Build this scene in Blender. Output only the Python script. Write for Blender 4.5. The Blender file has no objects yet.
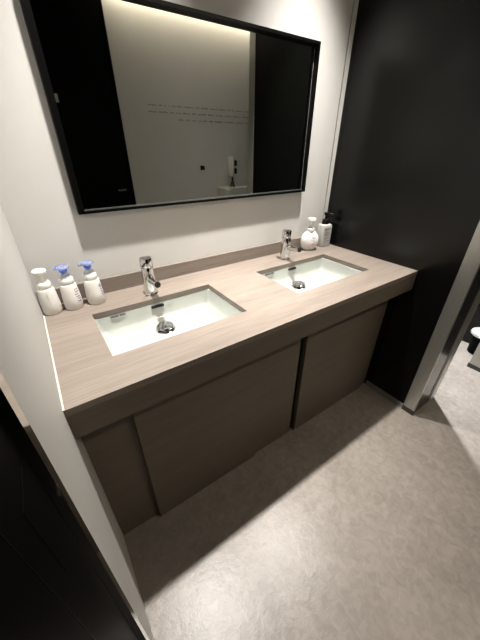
import bpy, bmesh, math, random
from mathutils import Vector, Matrix
random.seed(7)
S = bpy.context.scene
COL = S.collection
# ------------------------------------------------------------------ camera
F_PX = 288.06
cam_d = bpy.data.cameras.new('camera')
cam_d.sensor_fit = 'VERTICAL'; cam_d.sensor_height = 32.0
cam_d.lens = F_PX * 32.0 / 640.0
cam_d.clip_start = 0.01
cam = bpy.data.objects.new('camera', cam_d); COL.objects.link(cam)
cam.location = (0.073, -1.1975, 1.310)
cam.rotation_euler = (1.031, -0.0011, -0.6023)
S.camera = cam
# ------------------------------------------------------------------ view
vs = S.view_settings
vs.view_transform = 'Standard'; vs.look = 'None'; vs.gamma = 1.0; vs.use_curve_mapping = False
vs.exposure = 0.0
w = bpy.data.worlds.new('world'); S.world = w; w.use_nodes = True
w.node_tree.nodes['Background'].inputs[0].default_value = (0.02, 0.02, 0.02, 1)
w.node_tree.nodes['Background'].inputs[1].default_value = 1.0
# ------------------------------------------------------------------ light levels
WARM = (1.0, 0.955, 0.895)
COOL = (0.97, 0.98, 1.0)
DOWNLIGHT_W = 300.0
CORRIDOR_W = 800.0
COVE_W = 26.0
LIGHTS = [(0.38, -0.31), (1.20, -0.31)]
CORRIDOR_LIGHT = (2.17, -0.36)

def area(name, loc, sx, sy, energy, color, rot=(0, 0, 0)):
    l = bpy.data.lights.new(name, 'AREA'); l.shape = 'RECTANGLE'; l.size = sx; l.size_y = sy
    l.energy = energy; l.color = color
    o = bpy.data.objects.new(name, l); COL.objects.link(o); o.location = loc; o.rotation_euler = rot
    return o
area('cove_strip_light', (1.98, -1.972, 2.415), 2.0, 0.03, COVE_W, (1.0, 0.88, 0.70), (0, 0, 0))

# ------------------------------------------------------------------ room dimensions
W, D, H = 1.527, 0.601, 0.80
AP = 0.098
CEIL = 2.45
YO = -2.0
XF = 3.3

# ------------------------------------------------------------------ materials
def new_mat(name):
    m = bpy.data.materials.new(name); m.use_nodes = True
    nt = m.node_tree
    return m, nt, nt.nodes['Principled BSDF']
def simple(name, col, rough=0.5, metal=0.0, spec=0.5, trans=0.0, ior=1.45, emit=None, es=0, alpha=1, coat=0, var=0.03, vscale=40, bump=0.0):
    m, nt, b = new_mat(name)
    b.inputs['Roughness'].default_value = rough
    b.inputs['Metallic'].default_value = metal
    b.inputs['Specular IOR Level'].default_value = spec
    b.inputs['Transmission Weight'].default_value = trans
    b.inputs['IOR'].default_value = ior
    b.inputs['Coat Weight'].default_value = coat
    b.inputs['Alpha'].default_value = alpha
    if emit:
        b.inputs['Emission Color'].default_value = (*emit, 1); b.inputs['Emission Strength'].default_value = es
    tc = nt.nodes.new('ShaderNodeTexCoord'); n = nt.nodes.new('ShaderNodeTexNoise')
    n.inputs['Scale'].default_value = vscale; n.inputs['Detail'].default_value = 4
    nt.links.new(tc.outputs['Object'], n.inputs['Vector'])
    r = nt.nodes.new('ShaderNodeValToRGB')
    r.color_ramp.elements[0].position = 0.3; r.color_ramp.elements[1].position = 0.7
    r.color_ramp.elements[0].color = (*[c * (1 - var) for c in col], 1)
    r.color_ramp.elements[1].color = (*[min(1, c * (1 + var)) for c in col], 1)
    nt.links.new(n.outputs['Fac'], r.inputs['Fac']); nt.links.new(r.outputs['Color'], b.inputs['Base Color'])
    if bump:
        bp = nt.nodes.new('ShaderNodeBump'); bp.inputs['Strength'].default_value = bump; bp.inputs['Distance'].default_value = 0.002
        nt.links.new(n.outputs['Fac'], bp.inputs['Height']); nt.links.new(bp.outputs['Normal'], b.inputs['Normal'])
    return m
def laminate(name, c0, c1, c2, rough=0.45):
    """wood-grain laminate: fine streaks running along x"""
    m, nt, b = new_mat(name)
    tc = nt.nodes.new('ShaderNodeTexCoord'); mp = nt.nodes.new('ShaderNodeMapping')
    mp.inputs['Scale'].default_value = (3.5, 170, 170)
    nt.links.new(tc.outputs['Object'], mp.inputs['Vector'])
    n = nt.nodes.new('ShaderNodeTexNoise'); n.inputs['Scale'].default_value = 2.2; n.inputs['Detail'].default_value = 6; n.inputs['Roughness'].default_value = .65
    nt.links.new(mp.outputs['Vector'], n.inputs['Vector'])
    mp2 = nt.nodes.new('ShaderNodeMapping'); mp2.inputs['Scale'].default_value = (1.2, 16, 16)
    nt.links.new(tc.outputs['Object'], mp2.inputs['Vector'])
    n2 = nt.nodes.new('ShaderNodeTexNoise'); n2.inputs['Scale'].default_value = 1.6; n2.inputs['Detail'].default_value = 3
    nt.links.new(mp2.outputs['Vector'], n2.inputs['Vector'])
    mix = nt.nodes.new('ShaderNodeMath'); mix.operation = 'MULTIPLY_ADD'
    mix.inputs[1].default_value = 0.68
    sc = nt.nodes.new('ShaderNodeMath'); sc.operation = 'MULTIPLY'; sc.inputs[1].default_value = 0.32
    nt.links.new(n2.outputs['Fac'], sc.inputs[0]); nt.links.new(n.outputs['Fac'], mix.inputs[0]); nt.links.new(sc.outputs[0], mix.inputs[2])
    r = nt.nodes.new('ShaderNodeValToRGB')
    e = r.color_ramp.elements; e[0].position = .33; e[0].color = (*c0, 1); e[1].position = .66; e[1].color = (*c2, 1)
    k = e.new(.5); k.color = (*c1, 1)
    nt.links.new(mix.outputs[0], r.inputs['Fac']); nt.links.new(r.outputs['Color'], b.inputs['Base Color'])
    b.inputs['Roughness'].default_value = rough; b.inputs['Specular IOR Level'].default_value = .35
    bp = nt.nodes.new('ShaderNodeBump'); bp.inputs['Strength'].default_value = .12; bp.inputs['Distance'].default_value = .001
    nt.links.new(n.outputs['Fac'], bp.inputs['Height']); nt.links.new(bp.outputs['Normal'], b.inputs['Normal'])
    return m
def floor_mat():
    m, nt, b = new_mat('stone_pattern_vinyl')
    tc = nt.nodes.new('ShaderNodeTexCoord')
    n = nt.nodes.new('ShaderNodeTexNoise'); n.inputs['Scale'].default_value = 5; n.inputs['Detail'].default_value = 9; n.inputs['Roughness'].default_value = .68; n.inputs['Distortion'].default_value = .5
    n2 = nt.nodes.new('ShaderNodeTexNoise'); n2.inputs['Scale'].default_value = 34; n2.inputs['Detail'].default_value = 6; n2.inputs['Distortion'].default_value = .8
    v = nt.nodes.new('ShaderNodeTexNoise'); v.inputs['Scale'].default_value = 150; v.inputs['Detail'].default_value = 2
    for q in (n, n2, v): nt.links.new(tc.outputs['Object'], q.inputs['Vector'])
    a = nt.nodes.new('ShaderNodeMath'); a.operation = 'MULTIPLY_ADD'; a.inputs[1].default_value = .5
    s = nt.nodes.new('ShaderNodeMath'); s.operation = 'MULTIPLY'; s.inputs[1].default_value = .5
    nt.links.new(n.outputs['Fac'], a.inputs[0]); nt.links.new(n2.outputs['Fac'], s.inputs[0]); nt.links.new(s.outputs[0], a.inputs[2])
    r = nt.nodes.new('ShaderNodeValToRGB'); e = r.color_ramp.elements
    e[0].position = .36; e[0].color = (.160, .140, .121, 1); e[1].position = .62; e[1].color = (.238, .212, .188, 1)
    nt.links.new(a.outputs[0], r.inputs['Fac']); nt.links.new(r.outputs['Color'], b.inputs['Base Color'])
    b.inputs['Roughness'].default_value = .34; b.inputs['Specular IOR Level'].default_value = .36
    bp = nt.nodes.new('ShaderNodeBump'); bp.inputs['Strength'].default_value = .32; bp.inputs['Distance'].default_value = .002
    nt.links.new(n2.outputs['Fac'], bp.inputs['Height']); 
    bp2 = nt.nodes.new('ShaderNodeBump'); bp2.inputs['Strength'].default_value = .6; bp2.inputs['Distance'].default_value = .0006
    nt.links.new(v.outputs['Fac'], bp2.inputs['Height']); nt.links.new(bp.outputs['Normal'], bp2.inputs['Normal'])
    nt.links.new(bp2.outputs['Normal'], b.inputs['Normal'])
    return m

M = {}
M['wall'] = simple('white_wall_sheet', (.505, .494, .474), .55, var=.012, vscale=6, spec=.3)
M['trim'] = simple('white_corner_trim', (.54, .53, .50), .4, var=.01)
M['ceiling'] = simple('dark_ceiling_board', (.10, .098, .094), .8, var=.02)
M['black_wall'] = simple('satin_black_panel', (.0022, .0024, .0021), .27, spec=.36, var=.06, vscale=300)
M['black_door'] = simple('black_door_sheet', (.002, .002, .0022), .5, spec=.05, var=.05, vscale=200)
M['gloss_black'] = simple('black_plastic', (.004, .004, .004), .3, spec=.25, var=.05)
M['frame_black'] = simple('black_mirror_frame', (.002, .002, .002), .35, spec=.12, var=.05)
M['mirror'] = simple('mirror_silvering', (.78, .79, .74), .0, 1.0, var=0)
M['bevel'] = simple('mirror_polished_edge', (.55, .56, .56), .25, .8, var=.02)
M['steel'] = simple('brushed_silver_metal', (.50, .50, .47), .36, .85, var=.04, vscale=120)
M['polished_steel'] = simple('polished_silver_metal', (.50, .50, .48), .10, 1.0, var=.02)
M['dark_steel'] = simple('dark_bronze_metal', (.08, .08, .078), .22, .8, var=.06, vscale=100)
M['chrome'] = simple('polished_chrome', (.66, .66, .67), .07, 1.0, var=.01)
M['ceramic'] = simple('white_glazed_ceramic', (.40, .415, .385), .12, spec=.5, coat=.3, var=.01)
M['top'] = laminate('pale_oak_laminate', (.132, .107, .089), (.188, .156, .132), (.238, .202, .174))
M['front'] = laminate('shaded_oak_laminate', (.104, .085, .064), (.124, .103, .078), (.144, .120, .092), .5)  # same oak laminate as the top, shade below the counter painted darker
M['floor'] = floor_mat()
M['dark_gap'] = simple('dark_cavity', (.008, .007, .006), .8, var=.1)
M['mark'] = simple('dark_grey_print', (.09, .10, .10), .5, var=.1)
M['mark_pale'] = simple('pale_grey_print', (.42, .44, .42), .5, var=.1)
M['wall_print'] = simple('grey_wall_print', (.20, .195, .185), .6, var=.05)
M['caulk'] = simple('cream_sealant', (.6, .56, .48), .5, var=.02)
M['bottle_white'] = simple('milky_bottle_plastic', (.70, .685, .655), .28, spec=.5, var=.02)
M['bottle_cream'] = simple('cream_cap_plastic', (.70, .685, .64), .35, var=.02)
M['blue'] = simple('translucent_blue_plastic', (.58, .68, 1.0), .12, trans=.85, var=.03)
M['blue_deep'] = simple('deep_blue_plastic', (.10, .20, .80), .25, trans=.15, var=.03)
M['clear'] = simple('frosted_clear_plastic', (.80, .83, .88), .2, trans=.5, var=.02)
M['print_pink'] = simple('rose_print', (.50, .22, .30), .5, var=.1)
M['print_violet'] = simple('violet_grey_print', (.26, .22, .34), .5, var=.1)
M['bottle_pure'] = simple('bright_white_plastic', (.72, .71, .705), .25, var=.01)
M['bottle_grey'] = simple('translucent_grey_plastic', (.52, .515, .49), .25, trans=.2, var=.03)
M['label_grey'] = simple('pale_grey_label', (.36,.36,.345), .45, var=.02)
M['lens'] = simple('downlight_diffuser', (.9, .9, .9), .5, emit=WARM, es=6, var=.0)

# ------------------------------------------------------------------ mesh helpers
def add_box(bm, x0, x1, y0, y1, z0, z1, bevel=0):
    x0, x1 = sorted((x0, x1)); y0, y1 = sorted((y0, y1)); z0, z1 = sorted((z0, z1))
    r = bmesh.ops.create_cube(bm, size=1)
    for v in r['verts']:
        v.co = Vector(((x0 + x1) / 2 + v.co.x * (x1 - x0), (y0 + y1) / 2 + v.co.y * (y1 - y0), (z0 + z1) / 2 + v.co.z * (z1 - z0)))
    if bevel:
        es = list({e for v in r['verts'] for e in v.link_edges})
        bmesh.ops.bevel(bm, geom=es, offset=bevel, segments=2, affect='EDGES', profile=.5)
    return bm
def box(*a, **k):
    return add_box(bmesh.new(), *a, **k)
def add_lathe(bm, prof, seg=32, mat=None, sx=1, sy=1):
    """prof: list of (radius, z)"""
    mat = mat or Matrix.Identity(4)
    rings = []
    for r, z in prof:
        if r < 1e-6: rings.append([bm.verts.new(mat @ Vector((0, 0, z)))])
        else: rings.append([bm.verts.new(mat @ Vector((r * math.cos(2 * math.pi * i / seg) * sx, r * math.sin(2 * math.pi * i / seg) * sy, z))) for i in range(seg)])
    for a, b in zip(rings, rings[1:]):
        for i in range(seg):
            j = (i + 1) % seg
            if len(a) == 1 and len(b) == 1: continue
            if len(a) == 1: bm.faces.new((a[0], b[j], b[i]))
            elif len(b) == 1: bm.faces.new((a[i], a[j], b[0]))
            else: bm.faces.new((a[i], a[j], b[j], b[i]))
    bmesh.ops.recalc_face_normals(bm, faces=bm.faces[:])
    return bm
def lathe(*a, **k): return add_lathe(bmesh.new(), *a, **k)
def axis_mat(p0, p1):
    p0 = Vector(p0); p1 = Vector(p1); d = (p1 - p0)
    return Matrix.Translation(p0) @ d.to_track_quat('Z', 'Y').to_matrix().to_4x4(), d.length
def add_rod(bm, p0, p1, r0, r1=None, seg=24, cap=.002):
    r1 = r0 if r1 is None else r1
    m, L = axis_mat(p0, p1)
    return add_lathe(bm, [(0, 0), (r0 - cap, 0), (r0, cap), (r1, L - cap), (r1 - cap, L), (0, L)], seg, m)
def rrect(x0, x1, y0, y1, r, n=5):
    pts = []
    for cx, cy, a0 in ((x1 - r, y1 - r, 0), (x0 + r, y1 - r, 90), (x0 + r, y0 + r, 180), (x1 - r, y0 + r, 270)):
        for i in range(n + 1):
            a = math.radians(a0 + 90 * i / n); pts.append((cx + r * math.cos(a), cy + r * math.sin(a)))
    return pts
def add_loft(bm, loops, cap0=True, cap1=True):
    """loops: lists of 3D points with equal count"""
    R = [[bm.verts.new(p) for p in lp] for lp in loops]
    n = len(R[0])
    for a, b in zip(R, R[1:]):
        for i in range(n):
            j = (i + 1) % n; bm.faces.new((a[i], a[j], b[j], b[i]))
    if cap0: bm.faces.new(list(reversed(R[0])))
    if cap1: bm.faces.new(R[-1])
    bmesh.ops.recalc_face_normals(bm, faces=bm.faces[:])
    return bm
def obj(name, bm, m, parent=None, smooth=False, loc=None):
    me = bpy.data.meshes.new(name)
    bm.normal_update()
    bm.to_mesh(me); bm.free(); me.materials.append(m)
    if smooth:
        for p in me.polygons: p.use_smooth = True
        try: me.set_sharp_from_angle(angle=math.radians(38))
        except Exception: pass
    o = bpy.data.objects.new(name, me); COL.objects.link(o)
    if parent: o.parent = parent
    if loc: o.location = loc
    return o
def struct(name, bm, m, parent=None):
    o = obj(name, bm, m, parent)
    if not parent: o['kind'] = 'structure'
    return o
def thing(name, label, cat, loc=(0, 0, 0), rotz=0, group=None):
    o = bpy.data.objects.new(name, None); COL.objects.link(o); o.empty_display_size = .05
    o.location = loc; o.rotation_euler = (0, 0, rotz); o['label'] = label; o['category'] = cat
    if group: o['group'] = group
    return o
def tag(o, label, cat, group=None):
    o['label'] = label; o['category'] = cat
    if group: o['group'] = group
    return o
def copy_tree(o, parent=None):
    c = o.copy(); COL.objects.link(c); c.parent = parent
    for ch in list(o.children): copy_tree(ch, c)
    return c

# ================================================================== STRUCTURE
struct('floor', box(-.6, XF, .0, YO, -.05, 0), M['floor'])
struct('ceiling', box(-.6, XF, .1, YO - .1, CEIL, CEIL + .06), M['ceiling'])
struct('wall_back', box(-.12, XF, 0, .1, 0, CEIL), M['wall'])
bm = box(-.12, 0, 0, -.884, 0, CEIL)
add_box(bm, -.12, 0, -.884, -1.86, 2.12, CEIL)
add_box(bm, -.12, 0, -1.86, YO, 0, CEIL)
struct('wall_left', bm, M['wall'])
# door in the left wall
door = struct('door_1', box(-.055, -.010, -.910, -1.835, .008, 2.09), M['black_door'])
bm = box(-.12, .0015, -.884, -.909, 0, 2.12)
add_box(bm, -.12, .0015, -1.836, -1.86, 0, 2.12)
add_box(bm, -.12, .0015, -.909, -1.836, 2.095, 2.12)
fr = obj('door_frame', bm, M['polished_steel'], door); fr['label'] = 'silver metal door frame'
o = obj('door_lock', box(-.012, -.0093, -.930, -.985, .915, 1.035, bevel=.0005), M['black_door'], door)
bm = box(.000, .0025, -.905, -.9085, .915, .955)
add_box(bm, .000, .0025, -.9085, -.922, .951, .955)
o = obj('strike_plate', bm, M['chrome'], door)
o = obj('edge_strip', box(-.0105, -.0097, -1.0245, -1.0255, .02, 2.08), M['gloss_black'], door)
# opposite wall: white sheet wall with black toilet door on its left
struct('wall_opposite', box(.972, XF, YO, YO - .1, 0, CEIL), M['wall'])
ow = bpy.data.objects['wall_opposite']
struct('wall_opposite_side', box(-.12, .0, YO, YO - .1, 0, CEIL), M['black_wall'])
d2 = struct('door_2', box(.0, .962, YO + .012, YO - .03, .005, CEIL - .002), M['black_door'])
struct('trim_1', box(.962, .972, YO + .014, YO - .1, 0, CEIL), M['black_door'])
bm = box(.475, .505, YO + .012, YO + .020, 1.615, 1.67, bevel=.002)
add_rod(bm, (.49, YO + .02, 1.63), (.49, YO + .055, 1.625), .005)
add_rod(bm, (.49, YO + .055, 1.622), (.49, YO + .058, 1.645), .005)
obj('coat_hook', bm, M['steel'], d2, smooth=True)
obj('door_handle', box(.82, .90, YO + .012, YO + .03, .945, .965, bevel=.004), M['dark_steel'], d2)
# three lines of tiny printed text on the white wall, too small to read
bm = bmesh.new()
for x0, zc in ((1.235, 1.642), (1.228, 1.590), (1.52, 1.536)):
    x = x0
    while x < 2.75:
        for k in range(random.randint(2, 9)):
            wd = random.uniform(.005, .010); ht = random.choice((.008, .008, .012))
            add_box(bm, x, x + wd, YO, YO + .0006, zc, zc + ht)
            x += wd + .0035
        x += .020
obj('printed_lettering', bm, M['wall_print'], ow)
# black wall on the right of the basins with metal end cap
rw = struct('wall_right', box(W, 1.765, 0, -.817, 0, CEIL), M['black_wall'])
cap = struct('trim_2', box(W - .004, W + .014, -.762, -.823, .0, CEIL, bevel=.001), M['steel'])
struct('trim_3', box(W + .014, 1.695, -.8171, -.821, .0, CEIL), M['dark_steel'])
struct('trim_4', box(1.705, 1.770, -.817, -.826, .0, CEIL, bevel=.001), M['steel'])
struct('trim_5', box(1.689, 1.697, -.817, -.824, .0, CEIL), M['steel'])
struct('baseboard_right', box(W - .003, W, -.517, -.762, 0, .035), M['steel'])
struct('trim_6', box(W - .006, W + .016, -.760, -.825, 0, .032), M['dark_steel'])
# corner trim on the back wall
bm = box(W - .030, W, -.004, 0, H + .0, CEIL)
add_box(bm, W - .030, W - .025, -.006, 0, H + .0, CEIL)
struct('trim_7', bm, M['trim'])
# beyond the opening
struct('wall_far', box(XF, XF + .1, 0, YO, 0, CEIL), M['wall'])
struct('wall_beyond', box(2.585, 2.68, 0, YO, 0, CEIL), M['black_wall'])
struct('wall_partition', box(2.275, 2.312, -.885, -1.62, 0, 2.1), M['black_wall'])
struct('trim_8', box(2.267, 2.317, -.812, -.887, .03, 2.1, bevel=.001), M['steel'])
struct('trim_9', box(2.264, 2.320, -.809, -.890, 0, .03), M['dark_steel'])

# ================================================================== LIGHT FITTINGS
def downlight(x, y, watts, label, group=None, color=WARM):
    t = thing('downlight', label, 'light', (x, y, CEIL), 0, group)
    obj('trim_ring', lathe([(.050, -.001), (.066, -.001), (.068, -.004), (.064, -.007), (.052, -.006), (.050, -.001)], 32), M['trim'], t, True)
    obj('diffuser', lathe([(0, -.003), (.0495, -.003), (.0495, -.001), (0, -.001)], 32), M['lens'], t, True)
    l = bpy.data.lights.new('downlight_lamp', 'SPOT'); l.energy = watts; l.color = color
    l.spot_size = math.radians(68); l.spot_blend = 1.0; l.shadow_soft_size = .03
    o = bpy.data.objects.new('downlight_lamp', l); COL.objects.link(o); o.parent = t; o.location = (0, 0, -.040)
    return t
downlight(*LIGHTS[0], DOWNLIGHT_W, 'round ceiling downlight above the left basin')
downlight(*LIGHTS[1], DOWNLIGHT_W, 'round ceiling downlight above the right basin')
downlight(*CORRIDOR_LIGHT, CORRIDOR_W, 'round ceiling downlight beyond the black wall', color=COOL)

# ================================================================== VANITY COUNTER
SX = [(0.143, 0.613), (0.872, 1.346)]
SY0, SY1 = -0.1704, -0.4574
TH = .020
top = thing('vanity_countertop', 'pale wood-grain countertop with two basin cut-outs, running wall to wall', 'countertop', (0, 0, 0))
def slab(bm, xs, ys, z0, z1, holes):
    V = {}
    def v(i, j, k):
        if (i, j, k) not in V: V[(i, j, k)] = bm.verts.new((xs[i], ys[j], (z0, z1)[k]))
        return V[(i, j, k)]
    cells = {(i, j) for i in range(len(xs) - 1) for j in range(len(ys) - 1)} - set(holes)
    for i, j in cells:
        bm.faces.new([v(i, j, 1), v(i + 1, j, 1), v(i + 1, j + 1, 1), v(i, j + 1, 1)])
        bm.faces.new([v(i, j, 0), v(i, j + 1, 0), v(i + 1, j + 1, 0), v(i + 1, j, 0)])
        for di, dj, a, b in ((0, -1, (i, j), (i + 1, j)), (1, 0, (i + 1, j), (i + 1, j + 1)), (0, 1, (i + 1, j + 1), (i, j + 1)), (-1, 0, (i, j + 1), (i, j))):
            if (i + di, j + dj) not in cells:
                bm.faces.new([v(*a, 0), v(*b, 0), v(*b, 1), v(*a, 1)])
    bmesh.ops.recalc_face_normals(bm, faces=bm.faces[:])
    return bm
xs = [0.0005, SX[0][0], SX[0][1], SX[1][0], SX[1][1], W - .0005]
ys = [-.0005, SY0, SY1, -D]
bm = slab(bmesh.new(), xs, ys, H - TH, H, [(1, 1), (3, 1)])
obj('worktop', bm, M['top'], top)
obj('apron', box(.0005, W - .0005, -D, -D + .022, H - AP, H - TH), M['front'], top)
bs = obj('backsplash', box(.0005, W - .0305, -.0127, -.0005, H, H + .0609), M['top'])
tag(bs, 'low wood-grain backsplash strip along the white wall behind the faucets', 'backsplash')
obj('sealant_bead', box(.0003, .0035, -.014, -D + .0, H, H + .0018), M['caulk'], top)

cab = thing('vanity_cabinet', 'wood-grain cabinet front under the countertop, with shade painted into its colour', 'cabinet', (0, 0, 0))
obj('side_filler', box(.001, .150, -.497, -.480, 0, H - AP + .02), M['front'], cab)
obj('access_panel', box(.147, .630, -.517, -.497, .004, H - AP + .01, bevel=.0008), M['front'], cab)
obj('middle_panel', box(.6315, .868, -.507, -.497, .004, H - AP + .01), M['front'], cab)
obj('shadow_gap', box(.868, .90, -.485, -.470, 0, H - AP + .02), M['dark_gap'], cab)
obj('access_panel', box(.897, 1.465, -.517, -.490, .004, H - AP + .01, bevel=.0008), M['front'], cab)
obj('side_filler', box(1.4655, W - .0005, -.505, -.485, 0, H - AP + .02), M['front'], cab)

# ================================================================== BASINS
def make_sink():
    """origin: centre of the opening, at the worktop underside"""
    hw = (SX[0][1] - SX[0][0]) / 2; hd = (SY0 - SY1) / 2
    t = thing('undermount_basin', '', 'sink', (0, 0, 0))
    bm = bmesh.new()
    o = .004
    loops = []
    def L(ix, iy_b, iy_f, r, z): return [(x, y, z) for x, y in rrect(-hw + ix, hw - ix, -hd + iy_f, hd - iy_b, r)]
    # outside shell going up, over the hidden rim, then down inside
    loops.append(L(.05, .05, .05, .03, -.115)); loops.append(L(.0, .0, .0, .03, -.085)); loops.append(L(-.018, -.018, -.018, .02, -.012)); loops.append(L(-.03, -.03, -.03, .012, -.006)); loops.append(L(-.03, -.03, -.03, .012, -.0005))
    loops.append(L(-.004, -.004, -.004, .012, -.0005)); loops.append(L(.0, .0, .0, .014, -.004))
    loops.append(L(.004, .003, .003, .018, -.040)); loops.append(L(.009, .006, .006, .022, -.056)); loops.append(L(.012, .008, .009, .024, -.061))
    loops.append(L(.036, .030, .024, .030, -.084)); loops.append(L(.042, .036, .030, .032, -.0865))
    inner = [(x * .35 , y * .35 + .03, -.0915) for x, y, z in L(.042, .036, .030, .032, 0)]
    loops.append(inner)
    add_loft(bm, loops, True, True)
    obj('bowl', bm, M['ceramic'], t, True)
    # overflow slot in the rear wall
    bm = bmesh.new()
    pts = rrect(-.026, .026, -.0055, .0055, .0052)
    add_loft(bm, [[(x, hd - .0070, -.014 + z) for x, z in pts], [(x, hd - .0015, -.014 + z) for x, z in pts]])
    obj('overflow_slot', bm, M['dark_gap'], t)
    bm = bmesh.new()
    x = -.180
    for k, wd in enumerate((.005, .004, .005, .003, .005, .004, 0, .005, .004, .005, .005)):
        if wd: add_box(bm, x, x + wd, hd - .0025, hd - .0042, -.0125, -.005)
        x += (wd + .0006) if wd else .004
    obj('maker_mark', bm, M['mark'], t)
    bm = bmesh.new()
    x = -.178
    for k in range(16):
        add_box(bm, x, x + .0014, hd - .003, hd - .0042, -.0185, -.0155); x += .0026
    obj('small_print', bm, M['mark_pale'], t)
    bm = bmesh.new()
    for k in range(4): add_box(bm, .044 + k * .004, .0465 + k * .004, hd - .003, hd - .0042, -.0125 , -.0065)
    obj('small_mark', bm, M['mark_pale'], t)
    # pop-up drain
    dz = -.090; dy = .083
    m = Matrix.Translation((0, dy, dz))
    bm = lathe([(.040, .001), (.038, .0035), (.030, .003), (.027, -.002), (0, -.002)], 36, m)
    obj('drain_flange', bm, M['chrome'], t, True)
    dr = obj('drain_cap', lathe([(0, .004), (.020, .004), (.0335, .0095), (.0345, .0125), (.033, .0145), (.026, .0155), (.024, .0145), (.016, .0155), (.006, .0165), (0, .0165)], 36, m), M['chrome'], t, True)
    bm = bmesh.new()
    for k in range(5):
        a = math.radians(72 * k + 20)
        add_rod(bm, (.010 * math.cos(a), dy + .010 * math.sin(a), dz + .0158), (.024 * math.cos(a), dy + .024 * math.sin(a), dz + .0150), .0022, seg=10, cap=.0005)
    obj('grille_slot', bm, M['mark'], dr, True)
    return t
s1 = make_sink(); s1.location = ((SX[0][0] + SX[0][1]) / 2, (SY0 + SY1) / 2, H - TH)
s2 = copy_tree(s1); s2.location = ((SX[1][0] + SX[1][1]) / 2, (SY0 + SY1) / 2, H - TH)
s1['label'] = 'white rectangular undermount basin nearest the row of three soap bottles'
s2['label'] = 'white rectangular undermount basin beside the black wall'
s1['group'] = s2['group'] = 'basins set in the countertop'

# ================================================================== FAUCETS
def make_faucet():
    t = thing('faucet', '', 'faucet')
    obj('base_ring', lathe([(0, 0), (.0290, 0), (.0290, .003), (.0265, .006), (.0, .006)], 36), M['chrome'], t, True)
    obj('body', lathe([(0, .004), (.0255, .004), (.0250, .060), (.0240, .108), (.0235, .111), (0, .111)], 36), M['chrome'], t, True)
    hd_ = obj('handle', lathe([(0, .1125), (.0235, .1125), (.0242, .115), (.0242, .143), (.0225, .1475), (0, .148)], 36), M['chrome'], t, True)
    bm = bmesh.new(); add_rod(bm, (-.004, -.014, .136), (-.030, -.038, .124), .0048, .0042, 14)
    obj('lever', bm, M['chrome'], hd_, True)
    bm = bmesh.new(); add_rod(bm, (0, -.010, .060), (0, -.100, .072), .0125, .0125, 28)
    sp = obj('spout', bm, M['chrome'], t, True)
    bm = bmesh.new(); add_rod(bm, (0, -.0985, .0718), (0, -.1020, .0723), .0116, .0116, 24, .0005)
    obj('aerator', bm, M['dark_gap'], sp, True)
    return t
f1 = make_faucet(); f1.location = (.379, -.113, H)
f2 = copy_tree(f1); f2.location = (1.118, -.102, H)
f1['label'] = 'chrome single-lever faucet behind the basin nearest the three soap bottles'
f2['label'] = 'chrome single-lever faucet behind the basin beside the black wall'
f1['group'] = f2['group'] = 'chrome faucets on the countertop'

# ================================================================== MIRROR
mx0, mx1, mz0, mz1, md = .2043, 1.2922, 1.1102, 1.6951, .030
mir = thing('wall_mirror', 'large rectangular mirror in a thin black frame on the white wall', 'mirror', (mx0, 0, mz0))
def mloc(o): o.location = (-mx0, 0, -mz0); return o
fw = .010
bm = bmesh.new()
add_box(bm, mx0, mx1, -.001, -.004, mz0, mz1)
for a in ((mx0, mx0 + .020, mz0, mz1), (mx1 - fw, mx1, mz0, mz1), (mx0 + fw, mx1 - fw, mz0, mz0 + .009), (mx0 + fw, mx1 - fw, mz1 - .010, mz1)):
    add_box(bm, a[0], a[1], -.001, -md, a[2], a[3])
mloc(obj('frame', bm, M['frame_black'], mir))
gx0, gx1, gz0, gz1 = mx0 + .020, mx1 - fw, mz0 + .009, mz1 - .010
mloc(obj('mirror_glass', box(gx0, gx1, -.004, -.0085, gz0, gz1), M['mirror'], mir))
bm = bmesh.new(); e = .0018
for a in ((gx0, gx0 + e, gz0, gz1), (gx1 - e, gx1, gz0, gz1), (gx0, gx1, gz0, gz0 + e)):
    add_box(bm, a[0], a[1], -.0084, -.0096, a[2], a[3])
mloc(obj('polished_edge', bm, M['bevel'], mir))

# ================================================================== SOAP BOTTLES
def small_marks(bm, R, cz, a0, rows, size=.003):
    for k in range(rows):
        for j in range(3):
            if random.random() < .2: continue
            a = math.radians(a0 + j * 11 + random.uniform(-3, 3)); z = cz - k * .009 + random.uniform(-.002, .002)
            r = R(z) + .0003
            c = Vector((r * math.cos(a), r * math.sin(a), z)); tx = Vector((-math.sin(a), math.cos(a), 0)) * size * random.uniform(.5, 1.1); up = Vector((0, 0, size * random.uniform(.4, .9)))
            n = Vector((math.cos(a), math.sin(a), 0)) * .0005
            lo = [c - tx - up, c + tx - up, c + tx + up, c - tx + up]
            add_loft(bm, [[p - n for p in lo], [p + n for p in lo]])
BODY = [(0, 0), (.0285, 0), (.0285, .0018), (.0312, .008), (.0305, .040), (.0285, .070), (.0268, .088), (.0255, .0925), (.020, .0955), (0, .0955)]
def body_R(z):
    for (r0, z0), (r1, z1) in zip(BODY[3:], BODY[4:]):
        if z0 <= z <= z1 and z1 > z0: return r0 + (r1 - r0) * (z - z0) / (z1 - z0)
    return .03
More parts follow.
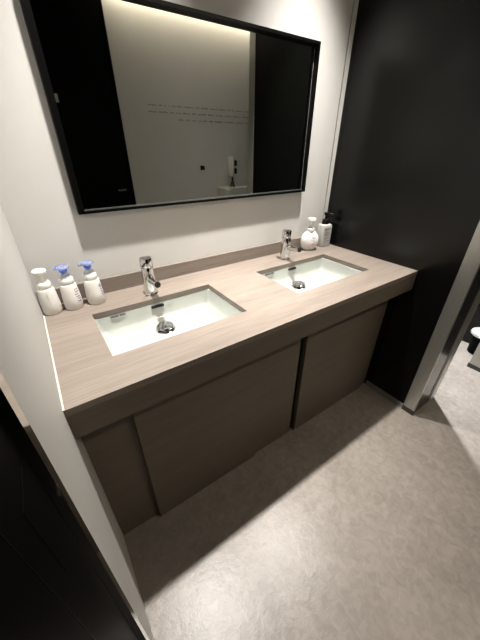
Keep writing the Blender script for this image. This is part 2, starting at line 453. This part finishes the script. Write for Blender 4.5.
def blue_bottle(loc, rot, label):
    t = thing('foam_soap_bottle', label, 'soap bottle', loc, rot, 'small soap bottles by the left wall')
    obj('bottle_body', lathe(BODY, 36), M['bottle_white'], t, True)
    obj('collar', lathe([(0, .095), (.0215, .095), (.0232, .0975), (.0225, .113), (.0205, .116), (0, .116)], 32), M['bottle_cream'], t, True)
    obj('clear_neck', lathe([(.0, .1155), (.0195, .1155), (.016, .126), (.008, .131), (.0065, .140), (0, .140)], 28), M['clear'], t, True)
    hd = obj('pump_head', lathe([(0, .1475), (.012, .1475), (.019, .1510), (.0235, .1545), (.0240, .1575), (.021, .160), (0, .161)], 32), M['blue'], t, True)
    obj('pump_core', lathe([(0, .1340), (.0085, .1340), (.0125, .140), (.0130, .1465), (0, .1478)], 24), M['blue_deep'], hd, True)
    bm = bmesh.new(); add_rod(bm, (-.010, 0, .155), (-.032, 0, .1545), .0055, .0045, 16)
    obj('nozzle', bm, M['blue'], hd, True)
    bm = bmesh.new(); small_marks(bm, body_R, .075, -70, 6)
    obj('label_print', bm, M['print_violet'], t)
    return t
blue_bottle((.1030, -.070, H), math.radians(10), 'white soap bottle with a blue pump, in the middle of the left row')
blue_bottle((.1805, -.072, H), math.radians(25), 'white soap bottle with a blue pump, standing closest to the faucet')
t = thing('foam_soap_bottle', 'white soap bottle with a cream cap against the white side wall', 'soap bottle', (.0335, -.068, H), 0, 'small soap bottles by the left wall')
obj('bottle_body', lathe(BODY, 36), M['bottle_white'], t, True)
obj('collar', lathe([(0, .095), (.0215, .095), (.0232, .0975), (.0222, .113), (.019, .118), (0, .118)], 32), M['bottle_cream'], t, True)
obj('pump_head', lathe([(0, .1175), (.0095, .1175), (.0105, .130), (.0150, .142), (.0205, .147), (.0215, .155), (.019, .159), (0, .1605)], 32), M['bottle_cream'], t, True)
bm = box(-.0005, .0005, -.0305, -.0285, .012, .085)
obj('mould_seam', bm, M['mark_pale'], t)

# round white bottle at the right
t = thing('round_soap_bottle', 'round-bodied white soap bottle with rose print behind the right basin', 'soap bottle', (1.338, -.062, H), math.radians(-22))
RB = [(0, 0), (.026, 0), (.034, .003), (.0465, .017), (.0535, .036), (.0545, .052), (.051, .070), (.042, .086), (.030, .097), (.020, .102), (0, .102)]
obj('bottle_body', lathe(RB, 40, sy=.62), M['bottle_pure'], t, True)
obj('collar', lathe([(0, .101), (.0215, .101), (.022, .103), (.0215, .115), (.018, .119), (0, .119)], 30), M['bottle_pure'], t, True)
hd = obj('pump_head', lathe([(0, .1185), (.0115, .1185), (.0110, .140), (.013, .150), (.0225, .155), (.0235, .163), (.021, .168), (0, .170)], 30), M['bottle_pure'], t, True)
t.scale = (.98, .98, 1.05)
bm = bmesh.new(); add_rod(bm, (0, -.010, .1600), (0, -.028, .159), .006, .005, 16)
obj('nozzle', bm, M['bottle_pure'], hd, True)
def radius_at(z):
    for (r0, z0), (r1, z1) in zip(RB[2:], RB[3:]):
        if z0 <= z <= z1 and z1 > z0: return r0 + (r1 - r0) * (z - z0) / (z1 - z0)
    return .03
def round_marks(bm, spots):
    for x, z, sx_, sz_ in spots:
        R = radius_at(z)
        y = -.62 * math.sqrt(max(R * R - x * x, 1e-6))
        n = Vector((x / (R * R), y / (.3844 * R * R), 0)).normalized()
        tx = Vector((-n.y, n.x, 0))
        if tx.x < 0: tx = -tx
        c = Vector((x, y, z)) + n * .0008
        pts = [c - tx * sx_ - Vector((0, 0, sz_)), c + tx * sx_ - Vector((0, 0, sz_)), c + tx * sx_ + Vector((0, 0, sz_)), c - tx * sx_ + Vector((0, 0, sz_))]
        add_loft(bm, [[p - n * .003 for p in pts], [p + n * .0003 for p in pts]])
bm = bmesh.new()
round_marks(bm, [(.006, .083, .005, .0016), (.014, .077, .004, .0018), (.004, .072, .003, .003), (.012, .068, .006, .0016), (.019, .071, .002, .003), (-.004, .060, .004, .001), (.010, .056, .004, .001)])
obj('label_print', bm, M['print_violet'], t)
bm = bmesh.new()
round_marks(bm, [(.004, .042, .004, .0016), (.010, .036, .004, .003), (.002, .034, .0025, .002), (.016, .046, .002, .002), (-.006, .024, .003, .001), (.012, .022, .004, .001)])
obj('rose_print', bm, M['print_pink'], t)

# square bottle with black pump in the corner
t = thing('square_soap_bottle', 'square translucent soap bottle with a black pump, in the corner by the black wall', 'soap bottle', (1.468, -.050, H), math.radians(-6))
bm = bmesh.new()
def sq(s, z, r=.010, sy=.8): return [(x, y * sy, z) for x, y in rrect(-s, s, -s, s, r)]
add_loft(bm, [sq(.030, 0), sq(.034, .003), sq(.035, .010), sq(.035, .112), sq(.033, .119), sq(.024, .123, .009)])
obj('bottle_body', bm, M['bottle_grey'], t, True)
lb = obj('front_label', box(-.025, .025, -.0286, -.0279, .018, .108), M['label_grey'], t)
bm = bmesh.new()
for k, (z, wd) in enumerate(((.100, .040), (.094, .026), (.078, .034), (.070, .038), (.063, .030), (.050, .036), (.044, .020), (.032, .034))):
    x = -.021
    while x < -.021 + wd:
        q = random.uniform(.003, .007); add_box(bm, x, x + q, -.0285, -.0290, z - .0014, z + .0014); x += q + .0015
obj('printed_text', bm, M['mark'], lb)
t.scale = (1.02, 1.0, 1.04)
obj('collar', lathe([(0, .1225), (.0200, .1225), (.0205, .125), (.0195, .146), (.014, .150), (0, .150)], 30), M['gloss_black'], t, True)
hd = obj('pump_head', lathe([(0, .1495), (.007, .1495), (.007, .166), (.012, .169), (.014, .180), (.012, .184), (0, .185)], 24), M['gloss_black'], t, True)
bm = bmesh.new(); add_rod(bm, (0, 0, .177), (.020, -.034, .175), .0062, .0045, 14)
obj('nozzle', bm, M['gloss_black'], hd, True)

# ================================================================== THINGS SEEN IN THE MIRROR
UX = 2.115
u = thing('urinal', 'white wall urinal with a flush pipe, seen in the mirror', 'urinal', (UX, YO, 0))
def ul(hw_, d, z, r): return [(x, y, z) for x, y in rrect(-hw_, hw_, 0.0005, d, r)]
bm = bmesh.new()
add_loft(bm, [ul(.10, .20, .28, .05), ul(.15, .32, .36, .08), ul(.17, .34, .45, .09), ul(.17, .22, .62, .06), ul(.180, .20, .82, .05), ul(.188, .23, .895, .05), ul(.183, .225, .915, .05)])
obj('urinal_body', bm, M['ceramic'], u, True)
bm = lathe([(.0, .914), (.034, .914), (.022, .94), (.012, .98), (.011, 1.03), (0, 1.03)], 24, Matrix.Translation((0, .055, 0)))
obj('flush_pipe', bm, M['dark_steel'], u, True)
fv = obj('flush_valve', box(-.024, .012, .001, .085, 1.02, 1.22, bevel=.008), M['ceramic'], u, True)
obj('flush_button', box(.013, .058, .001, .070, 1.125, 1.185, bevel=.010), M['gloss_black'], u, True)
obj('flush_button', box(.013, .058, .001, .070, 1.045, 1.105, bevel=.010), M['gloss_black'], u, True)
h = thing('wall_hook', 'small black hook on the white wall left of the urinal, seen in the mirror', 'hook', (1.755, YO, 1.117))
obj('hook_plate', box(-.022, .022, .0005, .008, -.022, .022, bevel=.003), M['gloss_black'], h)
bm = bmesh.new(); add_rod(bm, (0, .007, -.005), (0, .050, -.010), .009); add_rod(bm, (0, .046, -.012), (.0, .050, .014), .008)
obj('hook_arm', bm, M['gloss_black'], h, True)

# ================================================================== BEYOND THE OPENING
b = thing('bin_stand_in', 'low dark bin shape with a rounded white lid, standing in for an unidentified white fixture seen through the opening at the right', 'bin', (2.50, -.775, 0))  # bin shape stands in for a white fixture, probably a toilet
obj('bin_body', lathe([(0, 0), (.050, 0), (.054, .004), (.064, .150), (0, .150)], 36), M['black_door'], b, True)
obj('bin_lid', lathe([(0, .150), (.078, .150), (.082, .154), (.081, .168), (.070, .176), (.04, .180), (0, .181)], 36), M['ceramic'], b, True)
